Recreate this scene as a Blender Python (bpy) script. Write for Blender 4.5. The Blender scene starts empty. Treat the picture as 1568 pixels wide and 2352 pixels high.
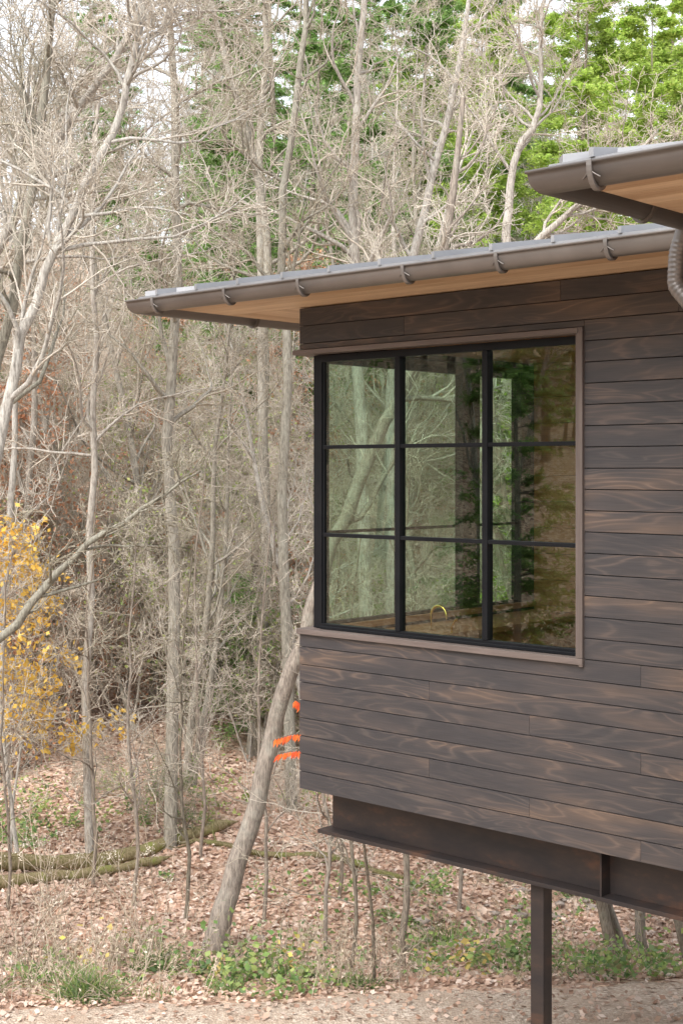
import bpy, math, numpy as np, bmesh
from mathutils import Vector
RNG=np.random.default_rng(7)
scene=bpy.context.scene
scene.view_settings.view_transform='Standard'; scene.view_settings.look='None'; scene.view_settings.exposure=0
# ------------------------------------------------------------------ materials
class NT:
    def __init__(s,name):
        s.m=bpy.data.materials.new(name); s.m.use_nodes=True; s.t=s.m.node_tree; s.t.nodes.clear()
        s.out=s.n('ShaderNodeOutputMaterial')
    def n(s,k,**kw):
        nd=s.t.nodes.new(k)
        for a,b in kw.items(): setattr(nd,a,b)
        return nd
    def l(s,a,b): s.t.links.new(a,b)
    def mapping(s,src,scale,loc=(0,0,0)):
        m=s.n('ShaderNodeMapping'); m.inputs['Scale'].default_value=scale; m.inputs['Location'].default_value=loc
        s.l(src,m.inputs['Vector']); return m.outputs[0]
    def noise(s,vec,scale,detail=3,rough=.5,dist=0):
        x=s.n('ShaderNodeTexNoise'); x.inputs['Scale'].default_value=scale; x.inputs['Detail'].default_value=detail
        x.inputs['Roughness'].default_value=rough; x.inputs['Distortion'].default_value=dist
        if vec is not None: s.l(vec,x.inputs['Vector'])
        return x.outputs['Fac']
    def ramp(s,fac,stops,interp='LINEAR'):
        r=s.n('ShaderNodeValToRGB'); cr=r.color_ramp; cr.interpolation=interp
        while len(cr.elements)<len(stops): cr.elements.new(.5)
        for e,(p,c) in zip(cr.elements,stops):
            e.position=p; e.color=(*c,1) if len(c)==3 else c
        s.l(fac,r.inputs[0]); return r.outputs[0]
    def mix(s,fac,a,b,mode='MIX'):
        x=s.n('ShaderNodeMix',data_type='RGBA',blend_type=mode)
        for i,v in ((0,fac),(6,a),(7,b)):
            if hasattr(v,'is_output'): s.l(v,x.inputs[i])
            elif i==0: x.inputs[0].default_value=v
            else: x.inputs[i].default_value=(*v,1)
        return x.outputs[2]
    def math(s,op,a,b=0):
        x=s.n('ShaderNodeMath',operation=op)
        for i,v in enumerate((a,b)):
            if hasattr(v,'is_output'): s.l(v,x.inputs[i])
            else: x.inputs[i].default_value=v
        return x.outputs[0]
    def bsdf(s,col,rough=.6,metal=0,spec=.5,bump=None,bs=.3,bd=.01,transl=None):
        p=s.n('ShaderNodeBsdfPrincipled')
        for k,v in (('Base Color',col),('Roughness',rough),('Metallic',metal)):
            if hasattr(v,'is_output'): s.l(v,p.inputs[k])
            else: p.inputs[k].default_value=(*v,1) if k=='Base Color' else v
        p.inputs['Specular IOR Level'].default_value=spec
        if bump is not None:
            b=s.n('ShaderNodeBump'); b.inputs['Strength'].default_value=bs; b.inputs['Distance'].default_value=bd
            s.l(bump,b.inputs['Height']); s.l(b.outputs[0],p.inputs['Normal'])
        o=p.outputs[0]
        if transl:
            tr=s.n('ShaderNodeBsdfTranslucent')
            if hasattr(col,'is_output'): s.l(col,tr.inputs[0])
            mx=s.n('ShaderNodeMixShader'); mx.inputs[0].default_value=transl
            s.l(o,mx.inputs[1]); s.l(tr.outputs[0],mx.inputs[2]); o=mx.outputs[0]
        s.l(o,s.out.inputs[0]); return s.m
def island_rand(n): return n.n('ShaderNodeNewGeometry').outputs['Random Per Island']

def mat_bark(name,dark,light,lich=(.62,.62,.57),la=.35):
    n=NT(name); tc=n.n('ShaderNodeTexCoord').outputs['Object']
    a=n.noise(n.mapping(tc,(14,14,2.5)),3,5,.7); b=n.noise(tc,3.2,4,.65)
    c=n.ramp(a,[(.36,dark),(.62,light)])
    l=n.ramp(b,[(.5,(0,0,0)),(.66,(la,)*3)])
    c=n.mix(l,c,lich)
    oi=n.n('ShaderNodeObjectInfo').outputs['Random']
    v=n.ramp(oi,[(0,(.60,.60,.54)),(.5,(.92,.88,.84)),(1,(1.0,1.0,1.0))])
    c=n.mix(1,c,v,'MULTIPLY')
    return n.bsdf(c,.9,spec=.2,bump=a,bs=.8,bd=.02)
def mat_leaves(name,cols,transl=.35,rough=.6):
    n=NT(name); r=island_rand(n)
    k=len(cols); c=n.ramp(r,[(i/max(1,k-1),cc) for i,cc in enumerate(cols)])
    tc=n.n('ShaderNodeTexCoord').outputs['Object']
    v=n.ramp(n.noise(tc,.9,2),[(.35,(.7,.7,.7)),(.65,(1.1,1.1,1.1))])
    c=n.mix(1,c,v,'MULTIPLY')
    return n.bsdf(c,rough,spec=.25,transl=transl)
M={}
M['bark']=mat_bark('bark_pale',(.22,.20,.175),(.53,.50,.45))
M['twig']=mat_bark('twig_tan',(.40,.35,.29),(.68,.62,.53),la=.2)
M['bark_brown']=mat_bark('bark_brown',(.15,.125,.105),(.36,.31,.26),(.40,.41,.35),.3)
M['twig_far_haze']=mat_bark('twig_far_haze',(.48,.44,.40),(.70,.66,.61),la=.2)  # distant twigs: distance haze painted in as a paler base colour
M['bark_far_haze']=mat_bark('bark_far_haze',(.34,.32,.30),(.58,.55,.52))  # distant trunks lightened the same way, haze put into the bark colour
M['moss']=mat_bark('mossy_bark',(.12,.11,.04),(.34,.28,.18),(.22,.25,.07),.9)
M['pine']=mat_leaves('evergreen_leaf',[(.16,.29,.08),(.25,.42,.12),(.38,.55,.19),(.24,.40,.14)],.5)
M['pine_bright']=mat_leaves('hemlock_leaf',[(.28,.42,.07),(.42,.58,.12),(.58,.70,.18),(.36,.52,.12)],.5)
M['rust']=mat_leaves('rust_leaf',[(.50,.24,.13),(.70,.38,.23),(.50,.27,.17)],.4)
M['yellow']=mat_leaves('yellow_leaf',[(.78,.50,.09),(.85,.62,.17),(.74,.44,.07)],.4)
M['dyellow']=mat_leaves('dull_yellow_leaf',[(.55,.48,.12),(.60,.46,.16),(.5,.42,.14)],.3)
M['green']=mat_leaves('green_leaf',[(.10,.19,.06),(.20,.31,.09),(.34,.40,.13),(.16,.26,.12),(.34,.30,.15)],.35)
M['lgreen']=mat_leaves('spring_green_leaf',[(.24,.34,.10),(.40,.48,.16),(.48,.50,.20)],.45)
M['litter']=mat_leaves('litter_leaf',[(.30,.18,.125),(.48,.31,.22),(.62,.46,.36),(.40,.25,.18),(.72,.60,.51),(.52,.35,.26)],.15)
M['orange']=mat_leaves('sumac_leaf',[(.85,.13,.03),(.95,.22,.04),(.8,.09,.03)],.4)
M['straw']=mat_leaves('straw',[(.42,.34,.25),(.64,.55,.43),(.34,.26,.19),(.54,.46,.36)],.2)
M['fluff']=mat_leaves('seed_fluff',[(.62,.55,.46),(.72,.66,.56)],.3)

def mat_ground():
    n=NT('leaf_litter_ground'); tc=n.n('ShaderNodeNewGeometry').outputs['Position']
    v=n.n('ShaderNodeTexVoronoi'); v.inputs['Scale'].default_value=11; n.l(tc,v.inputs['Vector'])
    sep=n.n('ShaderNodeSeparateColor'); n.l(v.outputs['Color'],sep.inputs[0])
    c=n.ramp(sep.outputs[0],[(0,(.24,.15,.11)),(.35,(.42,.28,.20)),(.6,(.54,.39,.29)),(.85,(.65,.51,.41)),(1,(.32,.20,.15))])
    big=n.noise(tc,.35,4,.6)
    c=n.mix(n.ramp(big,[(.45,(0,0,0)),(.65,(.5,)*3)]),c,(.46,.36,.27))
    grn=n.noise(tc,.8,4,.6)
    c=n.mix(n.ramp(grn,[(.60,(0,0,0)),(.72,(.4,)*3)]),c,(.22,.26,.10))
    return n.bsdf(c,.95,spec=.1,bump=v.outputs['Distance'],bs=.8,bd=.05)
M['ground']=mat_ground()
def mat_gravel():
    n=NT('gravel'); tc=n.n('ShaderNodeNewGeometry').outputs['Position']
    v=n.n('ShaderNodeTexVoronoi'); v.inputs['Scale'].default_value=38; n.l(tc,v.inputs['Vector'])
    sep=n.n('ShaderNodeSeparateColor'); n.l(v.outputs['Color'],sep.inputs[0])
    c=n.ramp(sep.outputs[0],[(0,(.27,.21,.165)),(.5,(.42,.34,.27)),(1,(.60,.51,.42))])
    c=n.mix(n.ramp(n.noise(tc,1.6,5,.65),[(.4,(0,0,0)),(.62,(.7,)*3)]),c,(.36,.27,.20))
    return n.bsdf(c,.95,spec=.15,bump=v.outputs['Distance'],bs=.7,bd=.02)
M['gravel']=mat_gravel()
def mat_siding():
    n=NT('stained_cedar'); g=n.n('ShaderNodeAttribute',attribute_name='gc').outputs['Vector']
    r=n.n('ShaderNodeAttribute',attribute_name='rnd').outputs['Fac']
    f=n.noise(n.mapping(g,(1.2,8,8)),1.0,1.8,.4,.4)
    rings=n.math('PINGPONG',n.math('MULTIPLY',f,9),.5)
    fig=n.ramp(rings,[(.05,(1,1,1)),(.16,(.3,)*3),(.32,(0,0,0))])
    fine=n.noise(n.mapping(g,(4,150,150)),1.0,3,.6)
    patch=n.noise(n.mapping(g,(1.1,5,5)),1.0,2,.5)
    vis=n.ramp(n.noise(n.mapping(g,(.8,4,4),(5,3,1)),1.0,2,.5),[(.38,(.08,)*3),(.62,(.85,)*3)])
    pr=n.math('ADD',patch,n.math('MULTIPLY',n.math('SUBTRACT',r,.5),.22))
    base=n.ramp(pr,[(.36,(.034,.031,.033)),(.54,(.049,.041,.040)),(.74,(.090,.063,.049))])
    hi=n.ramp(pr,[(.36,(.066,.055,.051)),(.54,(.105,.076,.062)),(.74,(.165,.108,.076))])
    c=n.mix(n.math('MULTIPLY',fig,vis),base,hi)
    c=n.mix(1,c,n.ramp(fine,[(.3,(.78,)*3),(.7,(1.12,)*3)]),'MULTIPLY')
    return n.bsdf(c,.5,spec=.5,bump=fine,bs=.15,bd=.003)
M['siding']=mat_siding()
def mat_wood(name,a,b,rough=.5,sc=(.9,7,7)):
    n=NT(name); g=n.n('ShaderNodeAttribute',attribute_name='gc').outputs['Vector']
    r=n.n('ShaderNodeAttribute',attribute_name='rnd').outputs['Fac']
    f=n.noise(n.mapping(g,sc),1,4,.6,.4)
    fine=n.noise(n.mapping(g,(3,120,120)),1,2,.6)
    c=n.ramp(n.math('ADD',f,n.math('MULTIPLY',n.math('SUBTRACT',r,.5),.3)),[(.3,a),(.7,b)])
    c=n.mix(1,c,n.ramp(fine,[(.3,(.85,)*3),(.7,(1.08,)*3)]),'MULTIPLY')
    return n.bsdf(c,rough,spec=.4)
M['soffit']=mat_wood('cedar_soffit',(.46,.29,.165),(.66,.47,.30))
M['trim']=mat_wood('trim_wood',(.085,.066,.058),(.15,.118,.105))
M['interior']=mat_wood('interior_wood',(.25,.10,.04),(.42,.19,.08))
def mat_simple(name,c1,c2,rough,metal=0,sc=8,spec=.5,bs=.05):
    n=NT(name); tc=n.n('ShaderNodeTexCoord').outputs['Object']
    f=n.noise(tc,sc,5,.6)
    return n.bsdf(n.ramp(f,[(.3,c1),(.7,c2)]),n.math('ADD',n.math('MULTIPLY',f,.2),rough-.1),metal,spec,bump=f,bs=bs,bd=.01)
M['gutter']=mat_simple('gutter_metal',(.15,.135,.125),(.21,.19,.175),.40,.5,2)
M['roof']=mat_simple('roof_metal',(.30,.30,.31),(.38,.38,.39),.38,.6,2)
M['frame']=mat_simple('window_frame_black',(.004,.0045,.006),(.007,.0075,.009),.45,0,4,spec=.2)
def mat_steel():
    n=NT('weathered_steel'); tc=n.n('ShaderNodeTexCoord').outputs['Object']
    f=n.noise(n.mapping(tc,(1,1,2.5)),2.2,6,.65)
    c=n.ramp(f,[(.35,(.022,.019,.020)),(.55,(.038,.028,.025)),(.72,(.09,.046,.03))])
    return n.bsdf(c,.5,.35,.5,bump=n.noise(tc,40,3),bs=.08,bd=.005)
M['steel']=mat_steel()
M['brass']=mat_simple('brass',(.75,.5,.12),(.85,.6,.18),.22,1,3)
M['rock']=mat_simple('creek_rock',(.17,.14,.12),(.40,.34,.29),.85,0,5,spec=.3,bs=.5)
def mat_glass():
    n=NT('tinted_glass')
    t=n.n('ShaderNodeBsdfTransparent'); t.inputs[0].default_value=(.70,.83,.72,1)
    g=n.n('ShaderNodeBsdfGlossy'); g.inputs['Roughness'].default_value=.004; g.inputs[0].default_value=(.9,1,.93,1)
    lw=n.n('ShaderNodeLayerWeight'); lw.inputs[0].default_value=.5
    f=n.math('ADD',n.math('MULTIPLY',n.math('POWER',lw.outputs['Facing'],4),.85),.13)
    m=n.n('ShaderNodeMixShader'); n.l(f,m.inputs[0]); n.l(t.outputs[0],m.inputs[1]); n.l(g.outputs[0],m.inputs[2])
    n.l(m.outputs[0],n.out.inputs[0]); return n.m
M['glass']=mat_glass()
def mat_water():
    n=NT('creek_water'); tc=n.n('ShaderNodeNewGeometry').outputs['Position']
    return n.bsdf((.08,.065,.045),.08,0,.6,bump=n.noise(tc,6,3),bs=.15,bd=.03)
M['water']=mat_water()
# ------------------------------------------------------------------ mesh helpers
def np_mesh(name,parts,mats,smooth=True):
    vs=[];fl=[];ls=[];mi=[];off=0
    for v,f,m in parts:
        if len(f)==0: continue
        vs.append(v); fl.append((f+off).ravel()); ls.append(np.full(len(f),f.shape[1])); mi.append(np.full(len(f),m)); off+=len(v)
    v=np.concatenate(vs).astype(np.float32); fi=np.concatenate(fl).astype(np.int32); lt=np.concatenate(ls).astype(np.int32); mi=np.concatenate(mi).astype(np.int32)
    me=bpy.data.meshes.new(name); me.vertices.add(len(v)); me.vertices.foreach_set('co',v.ravel())
    me.loops.add(len(fi)); me.loops.foreach_set('vertex_index',fi)
    me.polygons.add(len(lt)); me.polygons.foreach_set('loop_start',np.concatenate([[0],np.cumsum(lt)[:-1]]).astype(np.int32))
    me.polygons.foreach_set('material_index',mi)
    me.polygons.foreach_set('use_smooth',np.full(len(lt),smooth))
    for m in mats: me.materials.append(M[m])
    me.update(calc_edges=True); me.validate(); return me
def add(name,me,parent=None,loc=(0,0,0),rotz=0,scale=1):
    o=bpy.data.objects.new(name,me); scene.collection.objects.link(o)
    o.location=loc; o.rotation_euler=(0,0,rotz); o.scale=(scale,)*3 if np.isscalar(scale) else scale
    if parent: o.parent=parent
    return o
def nrm(v): return v/np.maximum(np.linalg.norm(v,axis=-1,keepdims=True),1e-9)
def tubes(pts,rad,k):
    N,P,_=pts.shape
    t=nrm(np.gradient(pts,axis=1)); mt=nrm(t.mean(1))
    ref=np.where(np.abs(mt[:,2:3])>.8,np.array([[1.,0,0]]),np.array([[0,0,1.]]))[:,None,:]
    u=nrm(np.cross(t,ref)); w=np.cross(t,u)
    a=np.arange(k)*2*np.pi/k
    v=pts[:,:,None,:]+rad[:,:,None,None]*(np.cos(a)[None,None,:,None]*u[:,:,None,:]+np.sin(a)[None,None,:,None]*w[:,:,None,:])
    idx=np.arange(N*P*k).reshape(N,P,k); nx=np.roll(idx,-1,axis=2)
    f=np.stack([idx[:,:-1],nx[:,:-1],nx[:,1:],idx[:,1:]],-1).reshape(-1,4)
    return v.reshape(-1,3),f
def grow(st,d,L,P,wig,trop,rng):
    N=len(st); pts=np.zeros((N,P+1,3)); pts[:,0]=st; d=nrm(d)
    for i in range(P):
        d=nrm(d+rng.normal(0,wig,(N,3))+np.array([0,0,trop])); pts[:,i+1]=pts[:,i]+d*(L/P)[:,None]
    return pts
def children(pts,rad,n,t0,t1,a0,a1,rng):
    N,P,_=pts.shape; idx=np.repeat(np.arange(N),n); t=rng.uniform(t0,t1,len(idx))
    x=t*(P-1); i=np.minimum(x.astype(int),P-2); f=(x-i)[:,None]
    p=pts[idx,i]*(1-f)+pts[idx,i+1]*f; tg=nrm(pts[idx,i+1]-pts[idx,i])
    r=rad[idx,i]*(1-f[:,0])+rad[idx,i+1]*f[:,0]
    q=nrm(np.cross(tg,rng.normal(size=(len(idx),3)))); a=rng.uniform(a0,a1,len(idx))[:,None]
    return p,tg*np.cos(a)+q*np.sin(a),r,t,idx
def leafquads(pos,sz,rng,flat=0.0,asp=.5,droop=0):
    N=len(pos); a=nrm(rng.normal(size=(N,3))*np.array([1,1,1-flat])+np.array([0,0,-droop])); b=nrm(np.cross(a,rng.normal(size=(N,3))*np.array([1-flat,1-flat,1])+1e-3))
    s=(sz*rng.uniform(.6,1.3,N))[:,None]
    v=np.stack([pos-a*s*.5,pos+b*s*asp*.5,pos+a*s*.5,pos-b*s*asp*.5],1).reshape(-1,3)
    return v,np.arange(N*4).reshape(N,4)
def tree_mesh(name,seed,H=15,R=.13,stems=1,spread=.15,limbs=16,l2=7,l3=6,l4=3,t0=.25,limbL=.28,wig=.05,lean=(0,0),trunk=None,
              mats=('bark','twig'),leaf=None,nleaf=0,leafsz=.07,minr=.0045,up=.05,ang=(.55,1.05),lw=.17):
    rng=np.random.default_rng(seed); parts=[]
    if trunk is not None:
        tp=np.array(trunk,float)[None,:,:3]; tr=np.array(trunk,float)[None,:,3]
        n=(tp.shape[1]-1)*3+1; x=np.linspace(0,tp.shape[1]-1,n)
        tp=np.stack([np.interp(x,np.arange(tp.shape[1]),tp[0,:,k]) for k in range(3)],1)[None]
        tr=np.interp(x,np.arange(tr.shape[1]),tr[0])[None]
        sm=tp.copy(); sm[:,1:-1]=(tp[:,:-2]+tp[:,1:-1]*2+tp[:,2:])/4; tp=sm+np.where((np.arange(n)>0)[None,:,None],rng.normal(0,.022,sm.shape),0)
        Ls=np.array([H])
    else:
        st=rng.normal(0,.03 if stems==1 else .15,(stems,3))*[1,1,0]; st[:,2]-=.25
        d=np.stack([rng.normal(0,spread,stems)+lean[0],rng.normal(0,spread,stems)+lean[1],np.ones(stems)],1)
        Ls=H*rng.uniform(.75,1,stems)
        tp=grow(st,d,Ls,14,wig,.02,rng)
        s=np.linspace(0,1,15); tr=R*rng.uniform(.7,1,stems)[:,None]*((1-s)**.75*.93+.04)[None]; tr[:,0]*=1.35
    v,f=tubes(tp,tr,9); parts.append((v,f,0))
    p,d,r,t,ix=children(tp,tr,limbs,t0,.97,*ang,rng)
    L=Ls[ix]*limbL*(1.15-.75*t)*rng.uniform(.5,1.2,len(ix)); r=np.minimum(r*.55,.07)
    a=grow(p,d,L,8,lw,up,rng); s=np.linspace(0,1,9); ra=np.maximum(r[:,None]*(1-s*.85)[None],minr)
    v,f=tubes(a,ra,5); parts.append((v,f,0)); lastp=a
    for n,P,k,ls in ((l2,6,4,.5),(l3,5,3,.5),(l4,4,3,.5)):
        if n==0: break
        p,d,r,t,ix=children(a,ra,n,.15,1.,.4,1.15,rng)
        L=L[ix]*ls*rng.uniform(.4,1.2,len(ix))*(1.2-.5*t)+.05
        a=grow(p,d,L,P,lw*1.1,up*.7,rng); s=np.linspace(0,1,P+1); ra=np.maximum((r*.6)[:,None]*(1-s*.8)[None],minr)
        v,f=tubes(a,ra,k); parts.append((v,f,1)); lastp=a
    ms=list(mats)
    if leaf:
        q=lastp.reshape(-1,3); c=q[rng.integers(0,len(q),nleaf)]+rng.normal(0,.04,(nleaf,3))
        v,f=leafquads(c,np.full(nleaf,leafsz),rng,.2,.65,.4); parts.append((v,f,2)); ms.append(leaf)
    return np_mesh(name,parts,ms)
def hemlock_mesh(name,seed,H=18,R=.2,W=3.2,leaf='pine',n=110,nl=42000,sz=.16,t0=.12):
    rng=np.random.default_rng(seed)
    tp=grow(np.array([[0,0,-.3]]),np.array([[0,0,1.]]),np.array([H]),16,.015,.02,rng); s=np.linspace(0,1,17); tr=(R*(1-s*.93))[None]
    parts=[(*tubes(tp,tr,8),0)]
    p,d,r,t,ix=children(tp,tr,n,t0,.99,1.25,1.65,rng)
    L=W*(1.12-t)**.8*rng.uniform(.45,1.15,n)+.2
    a=grow(p,d,L,7,.07,-.01,rng); ra=np.maximum((r*.28)[:,None]*(1-np.linspace(0,1,8)*.9)[None],.006); parts.append((*tubes(a,ra,4),0))
    p,d2,r,t2,ix=children(a,ra,14,.15,1,.5,1.1,rng); d2[:,2]*=.4; L2=L[ix]*.38*rng.uniform(.4,1.1,len(ix))
    b=grow(p,d2,L2,5,.12,-.05,rng); rb=np.maximum((r*.5)[:,None]*(1-np.linspace(0,1,6)*.8)[None],.004); parts.append((*tubes(b,rb,3),0))
    j=rng.integers(0,len(b),nl); x=rng.uniform(0,5,nl); i=np.minimum(x.astype(int),4); f=(x-i)[:,None]
    pos=b[j,i]*(1-f)+b[j,i+1]*f+rng.normal(0,.05,(nl,3))
    parts.append((*leafquads(pos,np.full(nl,sz),rng,.65,.4,.25),1))
    return np_mesh(name,parts,['bark_brown',leaf])
# ------------------------------------------------------------------ terrain
PY=[-60,13.2,14.5,16,18,22,28,34,40,60,80,100,130,320]; PZ=[-5.2,-5.2,-5.38,-5.75,-6.0,-6.1,-6.2,-4.8,-2.3,5.5,12,17,20,22]
def creek_y(x): return np.where(x>0,16.9+.85*x,16.9+.15*x)
def gz(x,y):
    x=np.asarray(x,float); y=np.asarray(y,float)
    z=np.interp(y,PY,PZ)
    k=np.clip((y-13.5)/8,0,1)
    z=z+k*(.09*np.sin(x*1.1+y*.7)+.07*np.sin(x*2.3-y*1.7)+.25*np.sin(x*.31+1)*np.clip((y-20)/20,0,1)+1.2*np.sin(x*.09+y*.05)*np.clip((y-35)/30,0,1))
    z=z-.42*np.exp(-((y-creek_y(x))/.55)**2)*np.clip((14-np.abs(x))/4,0,1)
    z=z+np.clip(-x-20,0,60)*.38*np.clip((60-y)/30,0,1)
    return z
def grid_obj(name,xs,ys,mat,dz=0,edge=None):
    X,Y=np.meshgrid(xs,ys)
    if edge is not None: Y=edge(X,Y)
    Z=gz(X,Y)+dz; v=np.stack([X,Y,Z],-1).reshape(-1,3); n,m=len(ys),len(xs)
    i=np.arange(n*m).reshape(n,m); f=np.stack([i[:-1,:-1],i[:-1,1:],i[1:,1:],i[1:,:-1]],-1).reshape(-1,4)
    return add(name,np_mesh(name,[(v,f,0)],[mat]))
xs=np.unique(np.concatenate([np.linspace(-200,-15,40),np.linspace(-15,15,150),np.linspace(15,200,40)]))
ys=np.unique(np.concatenate([np.linspace(-60,11,20),np.linspace(11,26,110),np.linspace(26,60,60),np.linspace(60,320,50)]))
grid_obj('ground',xs,ys,'ground')
def farE(X): return 13.85+.5*np.clip(X*.4,-1,1)+.10*np.sin(X*2.1)+.06*np.sin(X*6.3+1)+.03*np.sin(X*15)
grid_obj('gravel_path',np.linspace(-14,16,260),np.linspace(0,13.6,70),'gravel',.012,lambda X,Y:Y/13.6*farE(X))
xw=np.linspace(-8,9,60); yc=creek_y(xw)
v=np.concatenate([np.stack([xw,yc-.5,np.full(60,0.)],1),np.stack([xw,yc+.5,np.full(60,0.)],1)]); zc=gz(xw,yc)+.10; v[:60,2]=zc; v[60:,2]=zc
i=np.arange(59); add('creek',np_mesh('creek',[(v,np.stack([i,i+1,i+61,i+60],1),0)],['water']))
def ico(sub=2):
    bm=bmesh.new(); bmesh.ops.create_icosphere(bm,subdivisions=sub,radius=1); v=np.array([x.co[:] for x in bm.verts]); f=np.array([[y.index for y in x.verts] for x in bm.faces]); bm.free(); return v,f
iv,if_=ico(2); parts=[]
for k in range(230):
    x=RNG.uniform(.8,6) if k%5 else RNG.uniform(-4,1); y=float(creek_y(x))+RNG.normal(0,.5); s=RNG.uniform(.02,.085)
    vv=iv*(1+.3*np.sin(iv[:,[1,2,0]]*3+RNG.uniform(0,6,3)))*s*np.array([1.2,1,.6])*RNG.uniform(.7,1.3,3)
    parts.append((vv+[x,y,float(gz(x,y))+s*.2],if_,0))
add('creek_rocks',np_mesh('creek_rocks',parts,['rock']))
N=125000
d=13.0+(RNG.uniform(0,1,N)**1.25)*29; x=RNG.uniform(-1,1,N)*(d*.32+1.5)
keep=(d>farE(x)+RNG.uniform(-.1,.5,N))|(RNG.uniform(size=N)<.13); x=x[keep]; d=d[keep]
pos=np.stack([x,d,gz(x,d)+RNG.uniform(.015,.05,len(x))],1)
v,f=leafquads(pos,np.where(d<14.5,.07,.095),RNG,.72,.7)
add('fallen_leaves',np_mesh('fallen_leaves',[(v,f,0)],['litter'],False))
# ------------------------------------------------------------------ trees
bare=[tree_mesh('bare_tree_mesh',11,16,.13,1,.06,18,7,6,3),
      tree_mesh('bare_tree_mesh',12,15,.11,2,.12,13,7,5,3,t0=.3),
      tree_mesh('bare_tree_mesh',13,18,.16,1,.10,20,7,6,3,t0=.35,limbL=.25),
      tree_mesh('bare_tree_mesh',14,13,.09,3,.16,10,6,5,3,t0=.2),
      tree_mesh('bare_tree_mesh',15,14,.10,1,.22,18,7,6,3,wig=.09,t0=.2),
      tree_mesh('bare_tree_mesh',16,12,.07,2,.2,12,7,6,3,wig=.08,t0=.15,mats=('bark_brown','twig'))]
farm=[tree_mesh('bare_tree_far_mesh',21,17,.14,1,.06,20,7,6,3,mats=('bark_far_haze','twig_far_haze'),minr=.008),
      tree_mesh('bare_tree_far_mesh',22,15,.12,2,.12,14,7,6,3,mats=('bark_far_haze','twig_far_haze'),minr=.008),
      tree_mesh('bare_tree_far_mesh',23,18,.16,1,.10,22,7,6,3,mats=('bark_far_haze','twig_far_haze'),minr=.008,t0=.35)]
shr=[tree_mesh('shrub_mesh',31,3.6,.022,6,.45,9,6,5,0,t0=.1,limbL=.4,wig=.12,mats=('twig','twig'),lw=.22,minr=.004),
     tree_mesh('shrub_mesh',32,2.6,.016,8,.5,8,6,5,0,t0=.1,limbL=.45,wig=.15,mats=('twig','twig'),lw=.25,minr=.004),
     tree_mesh('shrub_mesh',33,5,.03,4,.3,12,7,5,2,t0=.15,limbL=.35,wig=.1,mats=('bark','twig'),lw=.2,minr=.004),
     tree_mesh('shrub_mesh',34,3.5,.02,5,.4,9,6,5,0,t0=.1,limbL=.4,wig=.12,mats=('bark_brown','twig'),lw=.22,leaf='rust',nleaf=1700,leafsz=.08),
     tree_mesh('shrub_mesh',35,3.0,.02,5,.4,9,6,5,0,t0=.1,limbL=.4,wig=.12,mats=('bark_brown','twig'),lw=.22,leaf='green',nleaf=1600,leafsz=.07),
     tree_mesh('shrub_mesh',36,7,.03,3,.28,11,7,5,2,t0=.12,limbL=.3,wig=.09,mats=('bark','twig'),lw=.22,minr=.0045,leaf='lgreen',nleaf=1100,leafsz=.07)]
beech=tree_mesh('beech_mesh',41,8,.06,2,.15,16,8,6,2,t0=.12,limbL=.35,leaf='rust',nleaf=5000,leafsz=.085)
yell=tree_mesh('yellow_tree_mesh',42,6,.04,2,.2,14,7,5,2,t0=.25,limbL=.38,leaf='yellow',nleaf=2600,leafsz=.11)
hem=[hemlock_mesh('hemlock_mesh',51,18,.2,3.4),hemlock_mesh('hemlock_mesh',52,15,.16,2.8)]
hemb=[hemlock_mesh('hemlock_bright_mesh',53,17,.16,3.6,'pine_bright',130,70000,.14)]
hems=hemlock_mesh('young_hemlock_mesh',54,3.5,.04,1.1,'pine',60,9000,.07)
def place(name,me,x,y,sc=1,rot=None,parent=None):
    return add(name,me,parent,(x,y,float(gz(x,y))),RNG.uniform(0,6.28) if rot is None else rot,sc)
def custom(name,pts,**kw):
    b=pts[0]; tr=[(p[0]-b[0],p[1]-b[1],p[2]-b[2],p[3]) for p in pts]
    me=tree_mesh(name+'_mesh',kw.pop('seed'),trunk=tr,**kw); return add(name,me,None,b[:3])
custom('bare_tree',[(-5.6,15.9,-5.9,.11),(-4.42,15.87,-1.6,.085),(-3.92,15.87,.25,.07),(-3.645,15.9,1.6,.06),(-3.27,15.9,2.6,.052),(-2.92,15.8,3.2,.047),(-2.47,15.7,4.15,.042),(-2.27,15.6,5.1,.035),(-2.2,15.5,6.6,.02)],
       seed=61,H=11,limbs=24,l2=8,l3=6,l4=2,t0=.3,limbL=.3,lw=.2)
custom('bare_tree',[(-5.9,17.4,-6.0,.12),(-5.0,17.4,-1.,.09),(-4.6,17.4,.2,.075),(-4.15,17.4,2.,.065),(-3.75,17.3,4.2,.055),(-3.6,17.3,6.2,.04),(-3.4,17.2,7.6,.02)],
       seed=62,H=12,limbs=22,l2=8,l3=6,l4=2,t0=.3,limbL=.3,lw=.2)
custom('bare_tree',[(-7.4,18.9,-6.0,.12),(-5.6,18.9,1.6,.08),(-4.7,18.9,3.0,.07),(-3.9,18.9,4.4,.06),(-3.1,18.8,5.6,.05),(-2.3,18.7,7.,.03)],
       seed=65,H=12,limbs=22,l2=8,l3=6,l4=2,t0=.35,limbL=.3,lw=.2)
custom('bare_tree',[(-8.5,15.9,-5.7,.10),(-6.6,15.9,-3.9,.08),(-5.42,15.87,-2.85,.065),(-3.92,15.87,-1.95,.052),(-3.37,15.9,-1.35,.045),(-2.92,15.8,-.85,.036),(-2.27,15.7,-.45,.024),(-1.57,15.6,-.025,.01)],
       seed=63,H=8,limbs=10,l2=5,l3=4,l4=2,t0=.45,limbL=.2)
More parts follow.
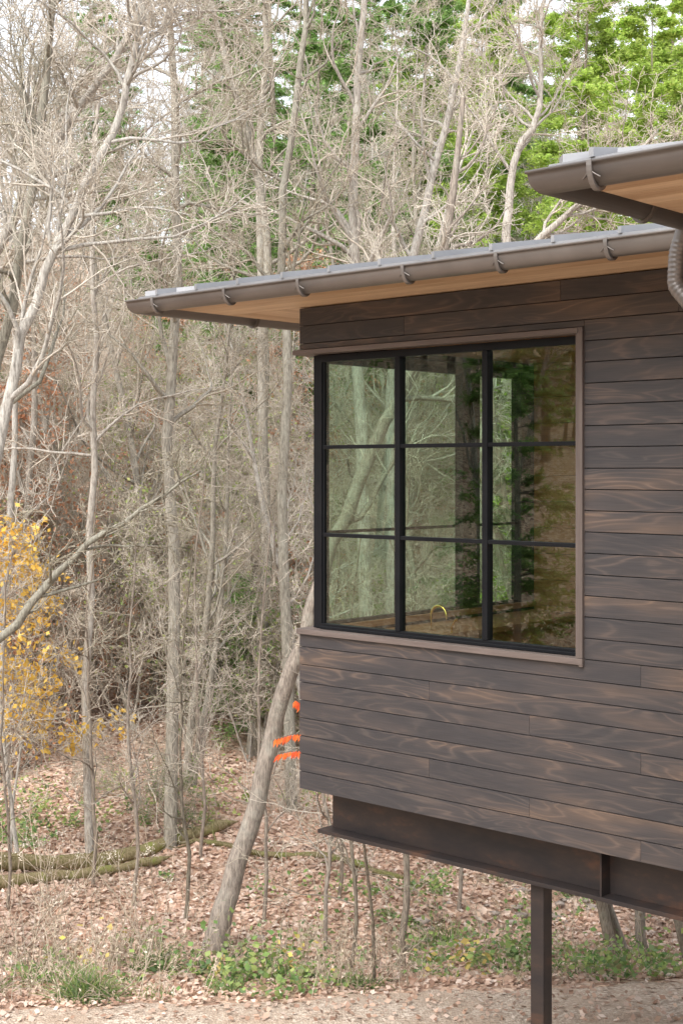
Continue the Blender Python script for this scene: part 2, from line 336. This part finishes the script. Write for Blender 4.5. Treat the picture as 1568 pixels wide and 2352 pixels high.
custom('leaning_tree',[(-1.66,17.46,-6.2,.17),(-1.4,17.46,-5.3,.13),(-1.067,17.46,-4.18,.115),(-.79,17.46,-3.08,.105),(-.52,17.4,-2.2,.098),(-.13,17.4,-.99,.09),(.363,17.3,.275,.08),(.91,17.2,1.21,.07),(1.3,17.1,2.8,.055),(1.5,17.,4.6,.03)],
       seed=64,H=11,limbs=14,l2=6,l3=5,l4=2,t0=.5,limbL=.3,mats=('bark_brown','twig'))
for k,pts in enumerate([
    [(-1.9,29,-6.2,.13),(-1.55,29,-2,.115),(-1.7,29,2,.10),(-1.5,29,5,.09),(-2.1,29,7.6,.07),(-2.8,29,10,.05),(-3.1,29,12,.03)],
    [(-.9,25.2,-6.2,.11),(-1.1,25.2,-1.5,.095),(-.95,25.3,1.5,.085),(-1.15,25.4,4.4,.075),(-.85,25.4,6.6,.06),(-.6,25.4,9,.05),(-.4,25.4,11,.03)],
    [(-2.2,36,-4,.14),(-2.0,36,3,.12),(-2.2,36,8,.10),(-1.9,36,12,.07),(-2.1,36,15,.04)],
    [(.6,26,-6.2,.14),(.35,26,1,.115),(.2,26,4.4,.095),(.3,26,7.5,.07),(.55,26,11,.04)],
    [(1.0,27,-6.2,.12),(.9,27,2,.10),(1.6,27,5,.08),(2.2,27,7.5,.06),(2.7,27,10.5,.03)],
    [(-2.75,22.2,-6.2,.11),(-2.68,22.2,-2,.095),(-2.78,22.2,.5,.085),(-2.6,22.2,3,.075),(-2.7,22.2,6,.06),(-2.9,22.2,10,.03)],
    [(3.3,24,-6,.10),(3.05,24,2,.085),(2.85,24,4.2,.08),(2.95,24,5.3,.065),(3.5,24,6.3,.05),(3.4,24,7.6,.035),(3.7,24,8.8,.02)],
    [(1.9,23,-6,.09),(2.4,23,1,.08),(2.75,23,3.3,.07),(3.6,23,4.2,.055),(4.3,23,4.6,.04),(5.2,23,5.6,.02)],
    [(-4.0,22,-6.2,.075),(-4.05,22,-2,.06),(-3.9,22,1,.05),(-4.0,22,4,.04),(-3.7,22,8,.02)]]):
    custom('bare_tree',pts,seed=100+k,H=13,limbs=15,l2=7,l3=5,l4=3,t0=.4,limbL=.27,lw=.22)
for k,(x,y,lx,s) in enumerate([(3.3,16.4,-1.5,.07),(3.45,16.6,-1.9,.06),(3.6,16.3,-.6,.065),(4.05,16.0,-1.3,.06)]):
    z=float(gz(x,y))-.1
    custom('leaning_tree',[(x,y,z,s),(x+lx*.25,y,z+1.3,s*.9),(x+lx*.55,y+.1,z+3,s*.8),(x+lx*.9,y+.3,z+5.5,s*.5),(x+lx,y+.4,z+7,.02)],seed=70+k,H=6,limbs=8,l2=5,l3=4,l4=2,t0=.5,limbL=.25,mats=('bark_brown','twig'))
for k,(x,y,h,s) in enumerate([(.70,15.9,6,.045),(.10,15.6,5,.025),(-.2,17.5,6,.03),(-1.05,18.6,5.5,.03),(-2.1,18.5,5,.03),(-2.9,19.4,6,.03),(1.6,19,6,.03),(-.05,19.5,6,.03),(-3.6,20,6,.03),(-4.5,18.6,5,.025),(-2.2,21.5,6.5,.03)]):
    z=float(gz(x,y))-.1
    custom('sapling',[(x,y,z,s),(x+.06,y,z+h*.2,s*.85),(x-.05,y,z+h*.4,s*.75),(x-.08,y,z+h*.65,s*.5),(x+.1,y,z+h,.008)],seed=80+k,H=h,limbs=14,l2=5,l3=4,l4=0,t0=.2,limbL=.3,mats=('bark_brown','twig'),lw=.24,minr=.0035)
for (x,y,i,sc,r) in [(-4.3,32,0,1.1,1),(-5.9,33,2,1.0,2),(.9,33,0,1.1,5),(2.2,29,4,1,0.5),(-6.9,28,3,1.2,1.5),(1.8,35,3,1.3,1)]:
    place('bare_tree',bare[i],x,y,sc,r)
def ring(n,y0,y1,gap,marg=3):
    pts=[]; tries=0
    while len(pts)<n and tries<n*60:
        tries+=1; y=RNG.uniform(y0,y1); x=RNG.uniform(-1,1)*(y*.25+marg)
        if all((x-a)**2+(y-b)**2>gap*gap for a,b in pts): pts.append((x,y))
    return pts
for x,y in ring(18,26,42,2.0,5):
    if x/y<.11: place('bare_tree',bare[RNG.integers(0,6)],x,y,RNG.uniform(.6,1.0))
far=bpy.data.objects.new('distant_trees',None); scene.collection.objects.link(far)
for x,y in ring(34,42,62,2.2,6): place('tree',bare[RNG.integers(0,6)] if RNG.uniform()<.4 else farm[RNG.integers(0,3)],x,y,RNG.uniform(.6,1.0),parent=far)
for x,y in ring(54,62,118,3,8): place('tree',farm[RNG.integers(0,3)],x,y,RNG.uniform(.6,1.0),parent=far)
for x,y,s in [(-9,58,.8),(-4,60,1),(-7.5,75,.9),(0,66,1.1),(4,58,1.),(-1,84,1.1),(8,74,1.1),(-14,80,.9),(3,92,1.1),(12,90,1.2),(-3.5,46,.7),(2.5,48,.95),(-8,95,.9),(7,102,1.1),(18,96,1.2),(6,50,.9),(-6,44,.55),(.3,54,1.0),(-2.5,70,1.1),(-5.5,66,.9),(1.6,76,1.2),(-11,44,.5),(-1.2,47,.9),(-4.6,52,.9),(.9,44,.8),(-2.6,57,1.1)]:
    place('evergreen',hem[RNG.integers(0,2)],x,y,s,parent=far)
for x,y,s in [(5.6,31,.85),(7.6,34,.95),(9.6,37,1.0),(4.4,42,.9),(7.8,44,1.05),(11,46,1.1),(5.4,53,1.0),(3.0,50,.9),(9.4,55,1.2)]:
    place('hemlock_tree',hemb[0],x,y,s)
for x,y in ring(26,27,50,1.5,1): place('young_hemlock_tree',hems,x,y,RNG.uniform(.5,1.3))
brush=bpy.data.objects.new('forest_undergrowth',None); scene.collection.objects.link(brush)
for x,y in ring(13,22,28,.9,1): place('shrub',shr[RNG.choice(5,p=[.3,.3,.1,.2,.1])],x,y,RNG.uniform(.35,.7),parent=brush)
for x,y in ring(125,28.5,60,1.0,2): place('shrub',shr[RNG.choice(5,p=[.16,.14,.22,.32,.16])],x,y,RNG.uniform(.7,1.5),parent=brush)
for x,y in ring(30,27,44,1.3,2): place('shrub',shr[RNG.choice([2,5,5])],x,y,RNG.uniform(.8,1.4),parent=brush)
for x,y,s in [(-7.2,29,.9),(-8.3,33,1.),(-6.1,35,.8),(-9.3,39,1.1),(-2,42,1),(-4.4,40,.9),(-6.9,31,1.2),(-4.2,35,.6),(-2.6,33,.5)]: place('beech_tree',beech,x,y,s)
place('yellow_leaf_tree',yell,-5.3,21.8,.95,.5)
side=bpy.data.objects.new('woods',None); scene.collection.objects.link(side)
for k in range(46):
    x=RNG.uniform(-48,-14); y=RNG.uniform(-18,15)
    if k%3==0: place('evergreen',hem[k%2],x,y,RNG.uniform(.6,1),parent=side)
    else: place('tree',bare[RNG.integers(0,6)],x,y,RNG.uniform(.7,1.1),parent=side)
# ------------------------------------------------------------------ logs, plants
def log(name,p0,p1,r,seed):
    rng=np.random.default_rng(seed); t=np.linspace(0,1,16)[:,None]; p0=np.array(p0,float);p1=np.array(p1,float)
    pts=(p0*(1-t)+p1*t)[None]; pts[0,:,2]=gz(pts[0,:,0],pts[0,:,1])+r*.9; pts=pts+rng.normal(0,.012,pts.shape)
    rad=np.linspace(r,r*.6,16)[None]*rng.uniform(.9,1.1,(1,16)); rad[0,0]=rad[0,-1]=.002
    parts=[(*tubes(pts,rad,10),0)]
    p,d,rr,tt,ix=children(pts,rad,7,.1,.9,.6,1.2,rng); a=grow(p,d,np.full(7,.5),4,.2,.1,rng); parts.append((*tubes(a,np.linspace(.02,.006,5)[None].repeat(7,0),4),0))
    add(name,np_mesh(name,parts,['moss']))
log('fallen_log',(-6.2,20.2,0),(-1.7,22.9,0),.15,1); log('fallen_log',(-6.0,19.3,0),(-2.6,21.3,0),.11,2); log('fallen_log',(1.0,20.4,0),(-2.8,22.4,0),.06,3)
def weeds(name,n,xr,yr,h0,h1,seed,mat='straw',br=3,r=.0045):
    rng=np.random.default_rng(seed); x=rng.uniform(*xr,n); y=rng.uniform(*yr,n)
    kk=(np.sin(x*2.3+seed)+np.sin(y*3.1+x)+rng.normal(0,.7,n)>-.4)&(y>farE(x)+.05); x=x[kk]; y=y[kk]; n=len(x)
    st=np.stack([x,y,gz(x,y)-.03],1)
    d=np.stack([rng.normal(0,.35,n),rng.normal(0,.35,n),np.ones(n)],1); L=rng.uniform(h0,h1,n)
    a=grow(st,d,L,6,.14,.0,rng); ra=np.full((n,7),r)*np.linspace(1,.6,7); parts=[(*tubes(a,ra,3),0)]
    p,dd,rr,t,ix=children(a,ra,br,.3,1,.4,.9,rng); b=grow(p,dd,L[ix]*.3,4,.15,.03,rng); parts.append((*tubes(b,np.full((len(b),5),r*.6),3),0))
    q=b.reshape(-1,3); c=q[rng.integers(0,len(q),n*5)]; parts.append((*leafquads(c,np.full(len(c),.05),rng,.1,.4,.3),0))
    return add(name,np_mesh(name,parts,[mat])),a
weeds('dry_weeds',750,(-4.6,.9),(13.5,15.9),.15,.75,1)
weeds('dry_weeds',420,(.9,5),(14.3,17.2),.12,.4,2)
weeds('dry_weeds',220,(-6,5),(15.9,21),.2,.9,3)
_,a=weeds('tall_weeds',60,(-4.2,-2.0),(14.4,17),1.0,2.0,4,r=.006)
rng=np.random.default_rng(5); nn=min(20,len(a)); c=np.repeat(a[:nn,-1],40,0)+rng.normal(0,.05,(nn*40,3)); add('seed_heads',np_mesh('seed_heads',[(*leafquads(c,np.full(len(c),.03),rng),0)],['fluff']))
def patch(name,cx,cy,rx,ry,n,mat,sz,hh,seed):
    rng=np.random.default_rng(seed)
    m=max(4,n//45); bx=cx+rng.normal(0,rx,m); by=cy+rng.normal(0,ry,m); j=rng.integers(0,m,n); br=rng.uniform(.05,.22,m)
    x=bx[j]+rng.normal(0,1,n)*br[j]; y=by[j]+rng.normal(0,1,n)*br[j]; y=np.maximum(y,farE(x)-.1+rng.uniform(0,.4,n)); z=gz(x,y)+np.abs(rng.normal(0,hh,n))*(br[j]/.2)+.03
    add(name,np_mesh(name,[(*leafquads(np.stack([x,y,z],1),np.full(n,sz),rng,.45,.75),0)],[mat],False))
patch('ivy_patch',-.95,14.9,.6,.5,1100,'green',.075,.28,1)
patch('ivy_patch',2.6,15.4,1.0,.6,2000,'green',.075,.2,2)
patch('ivy_patch',-2.6,14.5,1.1,.45,600,'green',.05,.15,3)
patch('groundcover',0,18,4,1.8,1100,'green',.07,.12,4)
patch('groundcover',-1.0,15.0,1.3,.5,80,'dyellow',.08,.3,5)
patch('groundcover',1.25,14.9,.12,.1,45,'dyellow',.09,.25,6)
patch('groundcover',-5.5,23.5,1.6,1,1800,'green',.08,.4,7)
patch('groundcover',1.6,19.5,1.2,.6,900,'green',.07,.2,8)
patch('groundcover',-3,26,3,1.5,1500,'lgreen',.08,.3,9)
for k,(cx,cy,n,h) in enumerate([(-2.55,13.8,420,.36),(-1.2,14.1,120,.2),(.2,14.3,120,.2),(-3.6,14.1,120,.25),(-2.0,15,160,.4),(1.3,17.6,260,.5),(-1.9,13.9,60,.15),(-3.1,14.4,90,.3)]):
    rng=np.random.default_rng(90+k); st=np.stack([cx+rng.normal(0,.11,n),cy+rng.normal(0,.09,n),np.full(n,float(gz(cx,cy))-.02)],1)
    d=np.stack([rng.normal(0,.6,n),rng.normal(0,.5,n),np.ones(n)],1); a=grow(st,d,h*rng.uniform(.6,1.2,n),5,.06,-.18,rng)
    ra=np.tile(np.array([.005,.006,.005,.004,.003,.001]),(n,1)); add('grass_tuft',np_mesh('grass_tuft',[(*tubes(a,ra,3),0)],['green']))
def sumac():
    rng=np.random.default_rng(3); parts=[]
    stem=np.array([[[.35,14.5,-5.5],[.32,14.1,-4.6],[.2,13.5,-3.5],[-.1,12.95,-2.75],[-.28,12.75,-2.2]]]); parts.append((*tubes(stem,np.array([[.02,.018,.015,.012,.008]]),5),0))
    for p0,p1 in (((-.2,12.78,-2.45),(-.60,12.7,-2.47)),((-.2,12.78,-2.62),(-.57,12.7,-2.61)),((-.26,12.76,-2.3),(-.42,12.72,-2.12)),((-.1,12.8,-2.5),(.3,12.7,-2.7))):
        t=np.linspace(0,1,15)[:,None]; r=np.array(p0)*(1-t)+np.array(p1)*t; r[:,2]+=.03*np.sin(t[:,0]*3.1); parts.append((*tubes(r[None],np.full((1,15),.004),4),0))
        for q in r:
            for sgn in (-1,1):
                a=np.array([-.35+rng.normal(0,.15),sgn*.3,-1.]); a/=np.linalg.norm(a); b=np.array([1,.2*sgn,-.3])*.014; L=rng.uniform(.06,.1)
                parts.append((np.array([q,q+a*L*.4+b,q+a*L,q+a*L*.4-b]),np.array([[0,1,2,3]]),1))
    add('sumac_shrub',np_mesh('sumac_shrub',parts,['bark_brown','orange']))
sumac()
# ------------------------------------------------------------------ house
house=bpy.data.objects.new('cabin_house',None); scene.collection.objects.link(house)
house.location=(-.339,11.2,0); house.rotation_euler=(0,0,math.atan2(-.6763,.7366))
class Boxes:
    def __init__(s): s.v=[];s.f=[];s.gc=[];s.r=[];s.n=0
    def box(s,x0,x1,y0,y1,z0,z1,along='x',rnd=None):
        r=RNG.uniform() if rnd is None else rnd
        c=np.array([(x,y,z) for x in (x0,x1) for y in (y0,y1) for z in (z0,z1)],float)
        f=[(0,1,3,2),(4,6,7,5),(0,4,5,1),(2,3,7,6),(0,2,6,4),(1,5,7,3)]
        s.raw(c,f,along,r)
    def raw(s,c,f,along,r):
        c=np.asarray(c,float); s.v+=c.tolist(); s.f+=[tuple(i+s.n for i in q) for q in f]; s.n+=len(c)
        g=c[:,{'x':[0,2,1],'y':[1,2,0],'z':[2,0,1],'xy':[0,1,2],'yx':[1,0,2]}[along]].copy(); g[:,0]+=r*37; g[:,1]+=r*11
        s.gc+=g.tolist(); s.r+=[r]*len(c)
    def make(s,name,mat,bevel=0,smooth=False):
        me=bpy.data.meshes.new(name); me.from_pydata(s.v,[],s.f); me.materials.append(M[mat])
        a=me.attributes.new('gc','FLOAT_VECTOR','POINT'); a.data.foreach_set('vector',np.array(s.gc,np.float32).ravel())
        a=me.attributes.new('rnd','FLOAT','POINT'); a.data.foreach_set('value',np.array(s.r,np.float32))
        bm=bmesh.new(); bm.from_mesh(me); bmesh.ops.recalc_face_normals(bm,faces=bm.faces); bm.to_mesh(me); bm.free()
        o=add(name,me,house)
        if bevel:
            b=o.modifiers.new('bevel','BEVEL'); b.width=bevel; b.segments=2; b.limit_method='ANGLE'
        return o
PZB=-2.58; PIT=.144; G=.003
S=Boxes()
def row_front(k,x0,x1,y,z0,z1,joints=()):
    e=[x0]+[j for j in sorted(joints) if x0<j<x1]+[x1]
    for a,b in zip(e[:-1],e[1:]): S.box(a+(.001 if a!=x0 else 0),b-.001,y,y+.02,z0+G,z1-G)
jm={0:[3.126],1:[2.244],2:[1.345],4:[3.126],5:[2.244],6:[1.345],8:[3.126],9:[3.9],7:[4.1],3:[3.9],11:[3.9],13:[4.2],15:[3.8],17:[4.1],25:[1.1,3.4],26:[2.5]}
for k in range(27):
    z0=PZB+k*PIT; z1=z0+PIT; j=jm.get(k,[RNG.uniform(3.6,4.6)])
    if z1<=-1.27: row_front(k,0,5.18,0,z0,z1,j)
    elif z0>.96: row_front(k,0,5.18,0,z0,z1,j)
    else:
        row_front(k,2.692,5.18,0,z0,z1,j)
        if z1>.972: row_front(k,0,2.69,0,.972,z1,j)
    if z1<=-1.27 or z0>.96: segs=[(0.0215,4.4)]
    else: segs=[(3.08,4.4)]
    for a,b in segs: S.box(0,.02,a,b,z0+G,z1-G,'y')
    S.box(0,5.18,4.4,4.42,z0+G,z1-G)
    S.box(5.2,5.22,-1.8,-.002,z0+G,z1-G,'y'); S.box(5.2,10,-1.82,-1.8,z0+G,z1-G)
S.make('siding',  'siding',.0015)
C=Boxes()
C.box(.022,10,.022,.16,-2.57,-1.285); C.box(.022,.16,.16,4.39,-2.57,-1.285)
C.box(.022,10,.022,.16,.975,1.30); C.box(.022,.16,.16,4.39,.975,1.30)
C.box(2.70,10,.0225,.16,-1.285,.975); C.box(.0225,.16,3.09,4.39,-1.285,.975)
C.box(5.225,10,-1.795,.02,-5.3,1.30); C.box(.16,10,4.2,4.395,-2.57,1.30)
C.make('wall_core','frame')
T=Boxes()
T.box(-.012,2.692,-.030,.10,-1.323,-1.280); T.box(-.030,.10,.101,3.08,-1.323,-1.280,'y')
T.box(-.05,2.660,-.034,.10,.930,.968); T.box(-.05,.10,.101,3.08,.930,.968,'y')
T.box(2.640,2.694,-.028,.10,-1.279,.9695,'z')
T.box(2.664,2.694,-.0265,.05,-1.335,-1.2795,'z')
T.make('window_trim','trim',.003)
F=Boxes()
def fr(x0,x1,z0,z1,y0=.075,y1=.135): F.box(x0,x1,y0,y1,z0,z1)
F.box(.08,.17,.08,.17,-1.275,.925)
fr(.171,2.637,-1.275,-1.235); fr(.171,2.637,.868,.925); fr(2.618,2.637,-1.234,.867)
F.box(.171,2.637,.055,.074,-1.278,-1.255); 
fr(.171,.19,-1.234,.867,.09,.13)
for x in (.976,1.803): fr(x-.024,x+.024,-1.234,.867,.068,.14)
for z in (.184,-.521):
    for a,b in ((.191,.951),(1.001,1.778),(1.828,2.617)): fr(a,b,z-.015,z+.015,.072,.136)
F.box(.08,.135,.171,2.85,-1.275,-1.235,'y'); F.box(.08,.135,.171,2.85,.868,.925,'y')
F.box(.075,.14,1.09,1.15,-1.234,.867,'z'); F.box(.07,.16,1.95,2.21,-1.234,.867,'z'); F.box(.05,.17,2.851,3.09,-1.279,.93,'z')
for a,b in ((.19,1.089),(1.151,1.949),(2.211,2.85)): F.box(.085,.125,a,b,-.52,-.495,'y')
F.make('window_frame','frame',.003)
GL=Boxes()
for a,b in ((.18,.965),(.985,1.795),(1.81,2.625)):
    for c,d_ in ((-1.24,-.525),(-.515,.18),(.188,.875)): GL.raw([(a,.105,c),(b,.105,c),(b,.105,d_),(a,.105,d_)],[(0,1,2,3)],'x',.5)
for a,b in ((.18,1.10),(1.14,1.96),(2.2,2.86)): GL.raw([(.105,a,-1.24),(.105,b,-1.24),(.105,b,.875),(.105,a,.875)],[(0,1,2,3)],'y',.5)
GL.make('window_glass','glass')
I=Boxes()
for k in range(14): I.box(.17,9.9,3.06,3.09,-2.3+k*.25+.002,-2.3+(k+1)*.25-.002,rnd=.4+.2*RNG.uniform())
for k in range(30): I.box(.165+k*.15,.165+(k+1)*.15-.003,.165,3.055,1.02,1.04,'y')
for k in range(24): I.box(.165+k*.15,.165+(k+1)*.15-.003,.165,3.055,-2.33,-2.30,'y')
I.box(.162,.2,.3,3.05,-1.31,-1.26,'y'); I.box(.162,2.63,.1605,.24,-1.31,-1.281,'x')
I.box(.21,.85,.30,3.0,-1.38,-1.335,'y'); I.box(.23,.80,.32,2.98,-2.29,-1.385,'y')
I.box(4.6,4.65,.165,3.05,-2.3,1.01,'y')
I.make('interior','interior')
D=Boxes(); D.box(.03,10,.165,4.19,-2.57,-2.34); D.make('floor_deck','steel')
B=Boxes()
for y in (.25,2.9):
    B.box(.139,9.5,y-.008,y+.008,-2.915,-2.615); B.box(.087,9.5,y-.13,y+.13,-2.945,-2.9155); B.box(.12,9.5,y-.13,y+.13,-2.6145,-2.585)
    for x in (2.74,5.2): 
        B.box(x-.007,x+.007,y-.12,y-.0085,-2.915,-2.615); B.box(x-.007,x+.007,y+.0085,y+.12,-2.915,-2.615)
B.box(.4,.42,.39,2.76,-2.9,-2.62); B.box(2.8,2.82,.39,2.76,-2.9,-2.62)
B.make('steel_beam','steel',.002)
P=Boxes()
for (x,y) in ((2.173,.25),(2.173,2.9)):
    P.box(x-.055,x+.055,y-.055,y-.043,-5.35,-2.962); P.box(x-.055,x+.055,y+.043,y+.055,-5.35,-2.962); P.box(x-.055,x-.043,y-.0425,y+.0425,-5.35,-2.962); P.box(x+.043,x+.055,y-.0425,y+.0425,-5.35,-2.962)
    P.box(x-.08,x+.08,y-.08,y+.08,-2.961,-2.946); P.box(x-.13,x+.13,y-.13,y+.13,-5.21,-5.185)
    for sx in (-.1,.1):
        for sy in (-.1,.1): P.box(x+sx-.012,x+sx+.012,y+sy-.012,y+sy+.012,-5.184,-5.15)
P.make('steel_post','steel',.004)
SO=Boxes(); zs=1.3125
def sof(x0,x1,y0,y1): SO.box(x0,x1,y0,y1,zs,zs+.018,'xy')
y=-.86
while y<-.001:
    y2=min(y+.14,.0); sof(-.83,4.32,y+.0015,y2-.0015); y+=.14
x=-.83
while x<-.001:
    SO.box(x+.0015,min(x+.14,0)-.0015,.0015,5.2,zs,zs+.018,'y'); x+=.14
y=-2.67
while y<-.001: sof(4.325,10,y+.0015,y+.1385); y+=.14
SO.box(0.0,10,.0,.2,zs+.001,zs+.017)
SO.make('soffit','soffit')
def sweep(name,path,outs,prof,mat):
    v=[];f=[];n=len(prof)
    for (px,py),(ox,oy) in zip(path,outs):
        for o,z in prof: v.append((px+ox*o,py+oy*o,z))
    for i in range(len(path)-1):
        for j in range(n-1): f.append((i*n+j,(i+1)*n+j,(i+1)*n+j+1,i*n+j+1))
    me=bpy.data.meshes.new(name); me.from_pydata(v,[],f); me.materials.append(M[mat])
    for p in me.polygons: p.use_smooth=True
    return add(name,me,house)
w=.064; zt=1.352
prof=[(-.004,zt+.012)]+[(w*(1-math.cos(a)),zt-.098*math.sin(a)) for a in np.linspace(0,math.pi,15)]
prof+=[(2*w+.006*math.cos(b)+.004,zt+.004+.008*math.sin(b)) for b in np.linspace(-2,3.6,8)]
i0=2*w
sweep('gutter',[(4.25,-1.0+i0),(-.97+i0,-1.0+i0),(-.97+i0,5.3)],[(0,-1),(-1,-1),(-1,0)],prof,'gutter')
sweep('gutter',[(11,-2.81+i0),(4.186+i0,-2.81+i0),(4.186+i0,-1.30)],[(0,-1),(-1,-1),(-1,0)],prof,'gutter')
ec=[(4.186+i0-o,-1.30,z) for o,z in prof[1:16]]; me=bpy.data.meshes.new('gutter_cap'); me.from_pydata(ec,[],[tuple(range(15))]); me.materials.append(M['gutter']); add('gutter_cap',me,house)
def bracket(x,y,axis):
    v=[];f=[];a=np.linspace(-.15,math.pi+.15,17); 
    for r in (1.0,1.12):
        for t in a:
            o=w-math.cos(t)*(w*r+.004); z=zt-.098*math.sin(t)*r-.004*(r>1)-.003
            for s in (-.013,.013):
                v.append((x+s,y-o,z) if axis=='x' else (x-o,y+s,z))
    n=17
    for i in range(n-1):
        o1=i*2; q=34+i*2
        f+= [(q,q+2,q+3,q+1),(o1,o1+1,o1+3,o1+2),(o1,o1+2,q+2,q),(o1+1,q+1,q+3,o1+3)]
    me=bpy.data.meshes.new('gutter_bracket'); me.from_pydata(v,[],f); me.materials.append(M['gutter']); add('gutter_bracket',me,house)
    px=np.linspace(-.045,.045,7); pts=[]
    for t in px:
        o=w-math.cos(2.75-abs(t)*9)*(w*1.02+.008); z=zt-.098*math.sin(2.75-abs(t)*9)+.003
        pts.append((x+t,y-o,z) if axis=='x' else (x-o,y+t,z))
    vv,ff=tubes(np.array([pts]),np.full((1,7),.0035),5); add('gutter_hook',np_mesh('hook',[(vv,ff,0)],['gutter']),house)
for x in (-.64,.19,.96,1.93,2.69,3.48): bracket(x,-1.0+i0,'x')
for y in (.35,1.4,2.5,3.6): bracket(-.97+i0,y,'y')
for x in (4.52,5.5,6.4): bracket(x,-2.81+i0,'x')
bracket(4.186+i0,-1.9,'y')
FA=Boxes(); FA.box(-.835,4.31,-.875,-.862,1.313,1.385); FA.box(-.848,-.836,-.875,5.2,1.313,1.385,'y'); FA.box(4.312,11,-2.685,-2.672,1.313,1.385); FA.box(4.30,4.311,-2.685,-.88,1.313,1.385,'y'); FA.make('fascia','gutter')
R=Boxes(); pit=.17; ze=1.392
def hip(x0,y0,x1,y1,th=.022):
    h=(y1-y0)/2; zr=ze+h*pit
    c=[(x0,y0,ze),(x1,y0,ze),(x1,y0+h,zr),(x0+h,y0+h,zr),(x0,y1,ze),(x1,y1,ze)]
    c2=[(a,b,z-th) for a,b,z in c]
    R.raw(c+c2,[(0,1,2,3),(0,3,4),(4,3,2,5),(6,7,1,0),(10,6,0,4),(6,9,8,7),(6,10,9),(10,11,8,9)],'x',.5)
    s=.233+x0
    while s<x1:
        L=min(h,s-x0)
        if L>.1:
            a=.012; c=[]
            for yy,zz in ((y0-.012,ze),(y0+L,ze+L*pit)):
                for xx in (s-a,s+a):
                    for hh in (.0,.042): c.append((xx,yy,zz+hh-.001))
            R.raw(c,[(0,1,3,2),(4,6,7,5),(0,4,5,1),(2,3,7,6),(0,2,6,4),(1,5,7,3)],'y',.5)
        s+=.467
    s=y0+.233
    while s<y1:
        L=min(s-y0,y1-s,h)
        if L>.1:
            c=[]
            for xx,zz in ((x0-.012,ze),(x0+L,ze+L*pit)):
                for yy in (s-.012,s+.012):
                    for hh in (0,.042): c.append((xx,yy,zz+hh-.001))
            R.raw(c,[(0,1,3,2),(4,6,7,5),(0,4,5,1),(2,3,7,6),(0,2,6,4),(1,5,7,3)],'x',.5)
        s+=.467
    c=[]
    for t,zz in ((.04,ze),(h,zr)):
        for o in (-.04,.04):
            for hh in (.0,.04): c.append((x0+t+o*.7,y0+t-o*.7,zz+hh))
    R.raw(c,[(0,1,3,2),(4,6,7,5),(0,4,5,1),(2,3,7,6),(0,2,6,4),(1,5,7,3)],'x',.5)
hip(-.90,-.93,11,5.3); hip(4.256,-2.74,11.5,4.0)
R.make('metal_roof','roof')
ctrl=np.array([(4.22,-1.40,1.30),(4.17,-1.40,1.15),(4.16,-1.40,.98),(4.28,-1.40,.84),(4.6,-1.40,.72),(4.9,-1.40,.60),(5.08,-1.40,.45),(5.12,-1.40,.1),(5.12,-1.40,-2),(5.12,-1.40,-5.2)])
seg=np.concatenate([np.linspace(0,6.5,170),np.linspace(6.6,9,10)]); pp=np.stack([np.interp(seg,np.arange(10),ctrl[:,k]) for k in range(3)],1)
for _ in range(20): pp[1:-1]=(pp[:-2]+pp[1:-1]*2+pp[2:])/4
rr=.048+.0018*(np.arange(180)%4<2)*((seg<6.2)&(seg>.6)); vv,ff=tubes(pp[None],rr[None],24); add('downspout',np_mesh('downspout',[(vv,ff,0)],['gutter']),house)
def tb(name,pts,r,mat):
    pts=np.array(pts,float); vv,ff=tubes(pts[None],np.full((1,len(pts)),r),10); add(name,np_mesh(name,[(vv,ff,0)],[mat]),house)
fx,fy,fz=.60,.95,-1.335
arc=[(fx,fy,fz),(fx,fy,fz+.13)]+[(fx+.08-.08*math.cos(a),fy,fz+.13+.08*math.sin(a)) for a in np.linspace(.2,math.pi,12)]+[(fx+.16,fy,fz+.09)]
tb('faucet',arc,.012,'brass'); tb('faucet_handle',[(fx+.2,fy+.02,fz),(fx+.2,fy+.02,fz+.05),(fx+.24,fy,fz+.09),(fx+.29,fy-.02,fz+.12)],.009,'brass')
# ------------------------------------------------------------------ light, world, camera
w_=bpy.data.worlds.new('World'); scene.world=w_; w_.use_nodes=True; nt=w_.node_tree; nt.nodes.clear()
sky=nt.nodes.new('ShaderNodeTexSky'); sky.sky_type='NISHITA'; sky.sun_disc=False
EL,AZ=math.radians(50),math.radians(-150)
sky.sun_elevation=EL; sky.sun_rotation=AZ; sky.air_density=1; sky.dust_density=4
hs=nt.nodes.new('ShaderNodeHueSaturation'); hs.inputs['Saturation'].default_value=.22; hs.inputs['Value'].default_value=2.9
bg=nt.nodes.new('ShaderNodeBackground'); bg.inputs[1].default_value=.15; out=nt.nodes.new('ShaderNodeOutputWorld')
nt.links.new(sky.outputs[0],hs.inputs['Color']); nt.links.new(hs.outputs[0],bg.inputs[0]); nt.links.new(bg.outputs[0],out.inputs[0])
sl=bpy.data.lights.new('sun','SUN'); sl.energy=1.3; sl.angle=math.radians(35); sl.color=(1,.98,.95); so=bpy.data.objects.new('sun',sl); scene.collection.objects.link(so)
dirv=Vector((math.sin(AZ)*math.cos(EL),math.cos(AZ)*math.cos(EL),math.sin(EL))); so.rotation_euler=dirv.to_track_quat('Z','Y').to_euler(); so.location=(0,0,30)
cd=bpy.data.cameras.new('camera'); cam=bpy.data.objects.new('camera',cd); scene.collection.objects.link(cam); scene.camera=cam
cd.sensor_fit='VERTICAL'; cd.sensor_height=36; cd.lens=48.6; cd.shift_y=-.041; cd.clip_end=2000
cam.location=(0,0,0); cam.rotation_euler=(math.radians(90),0,0)
print('objects',len(bpy.data.objects))
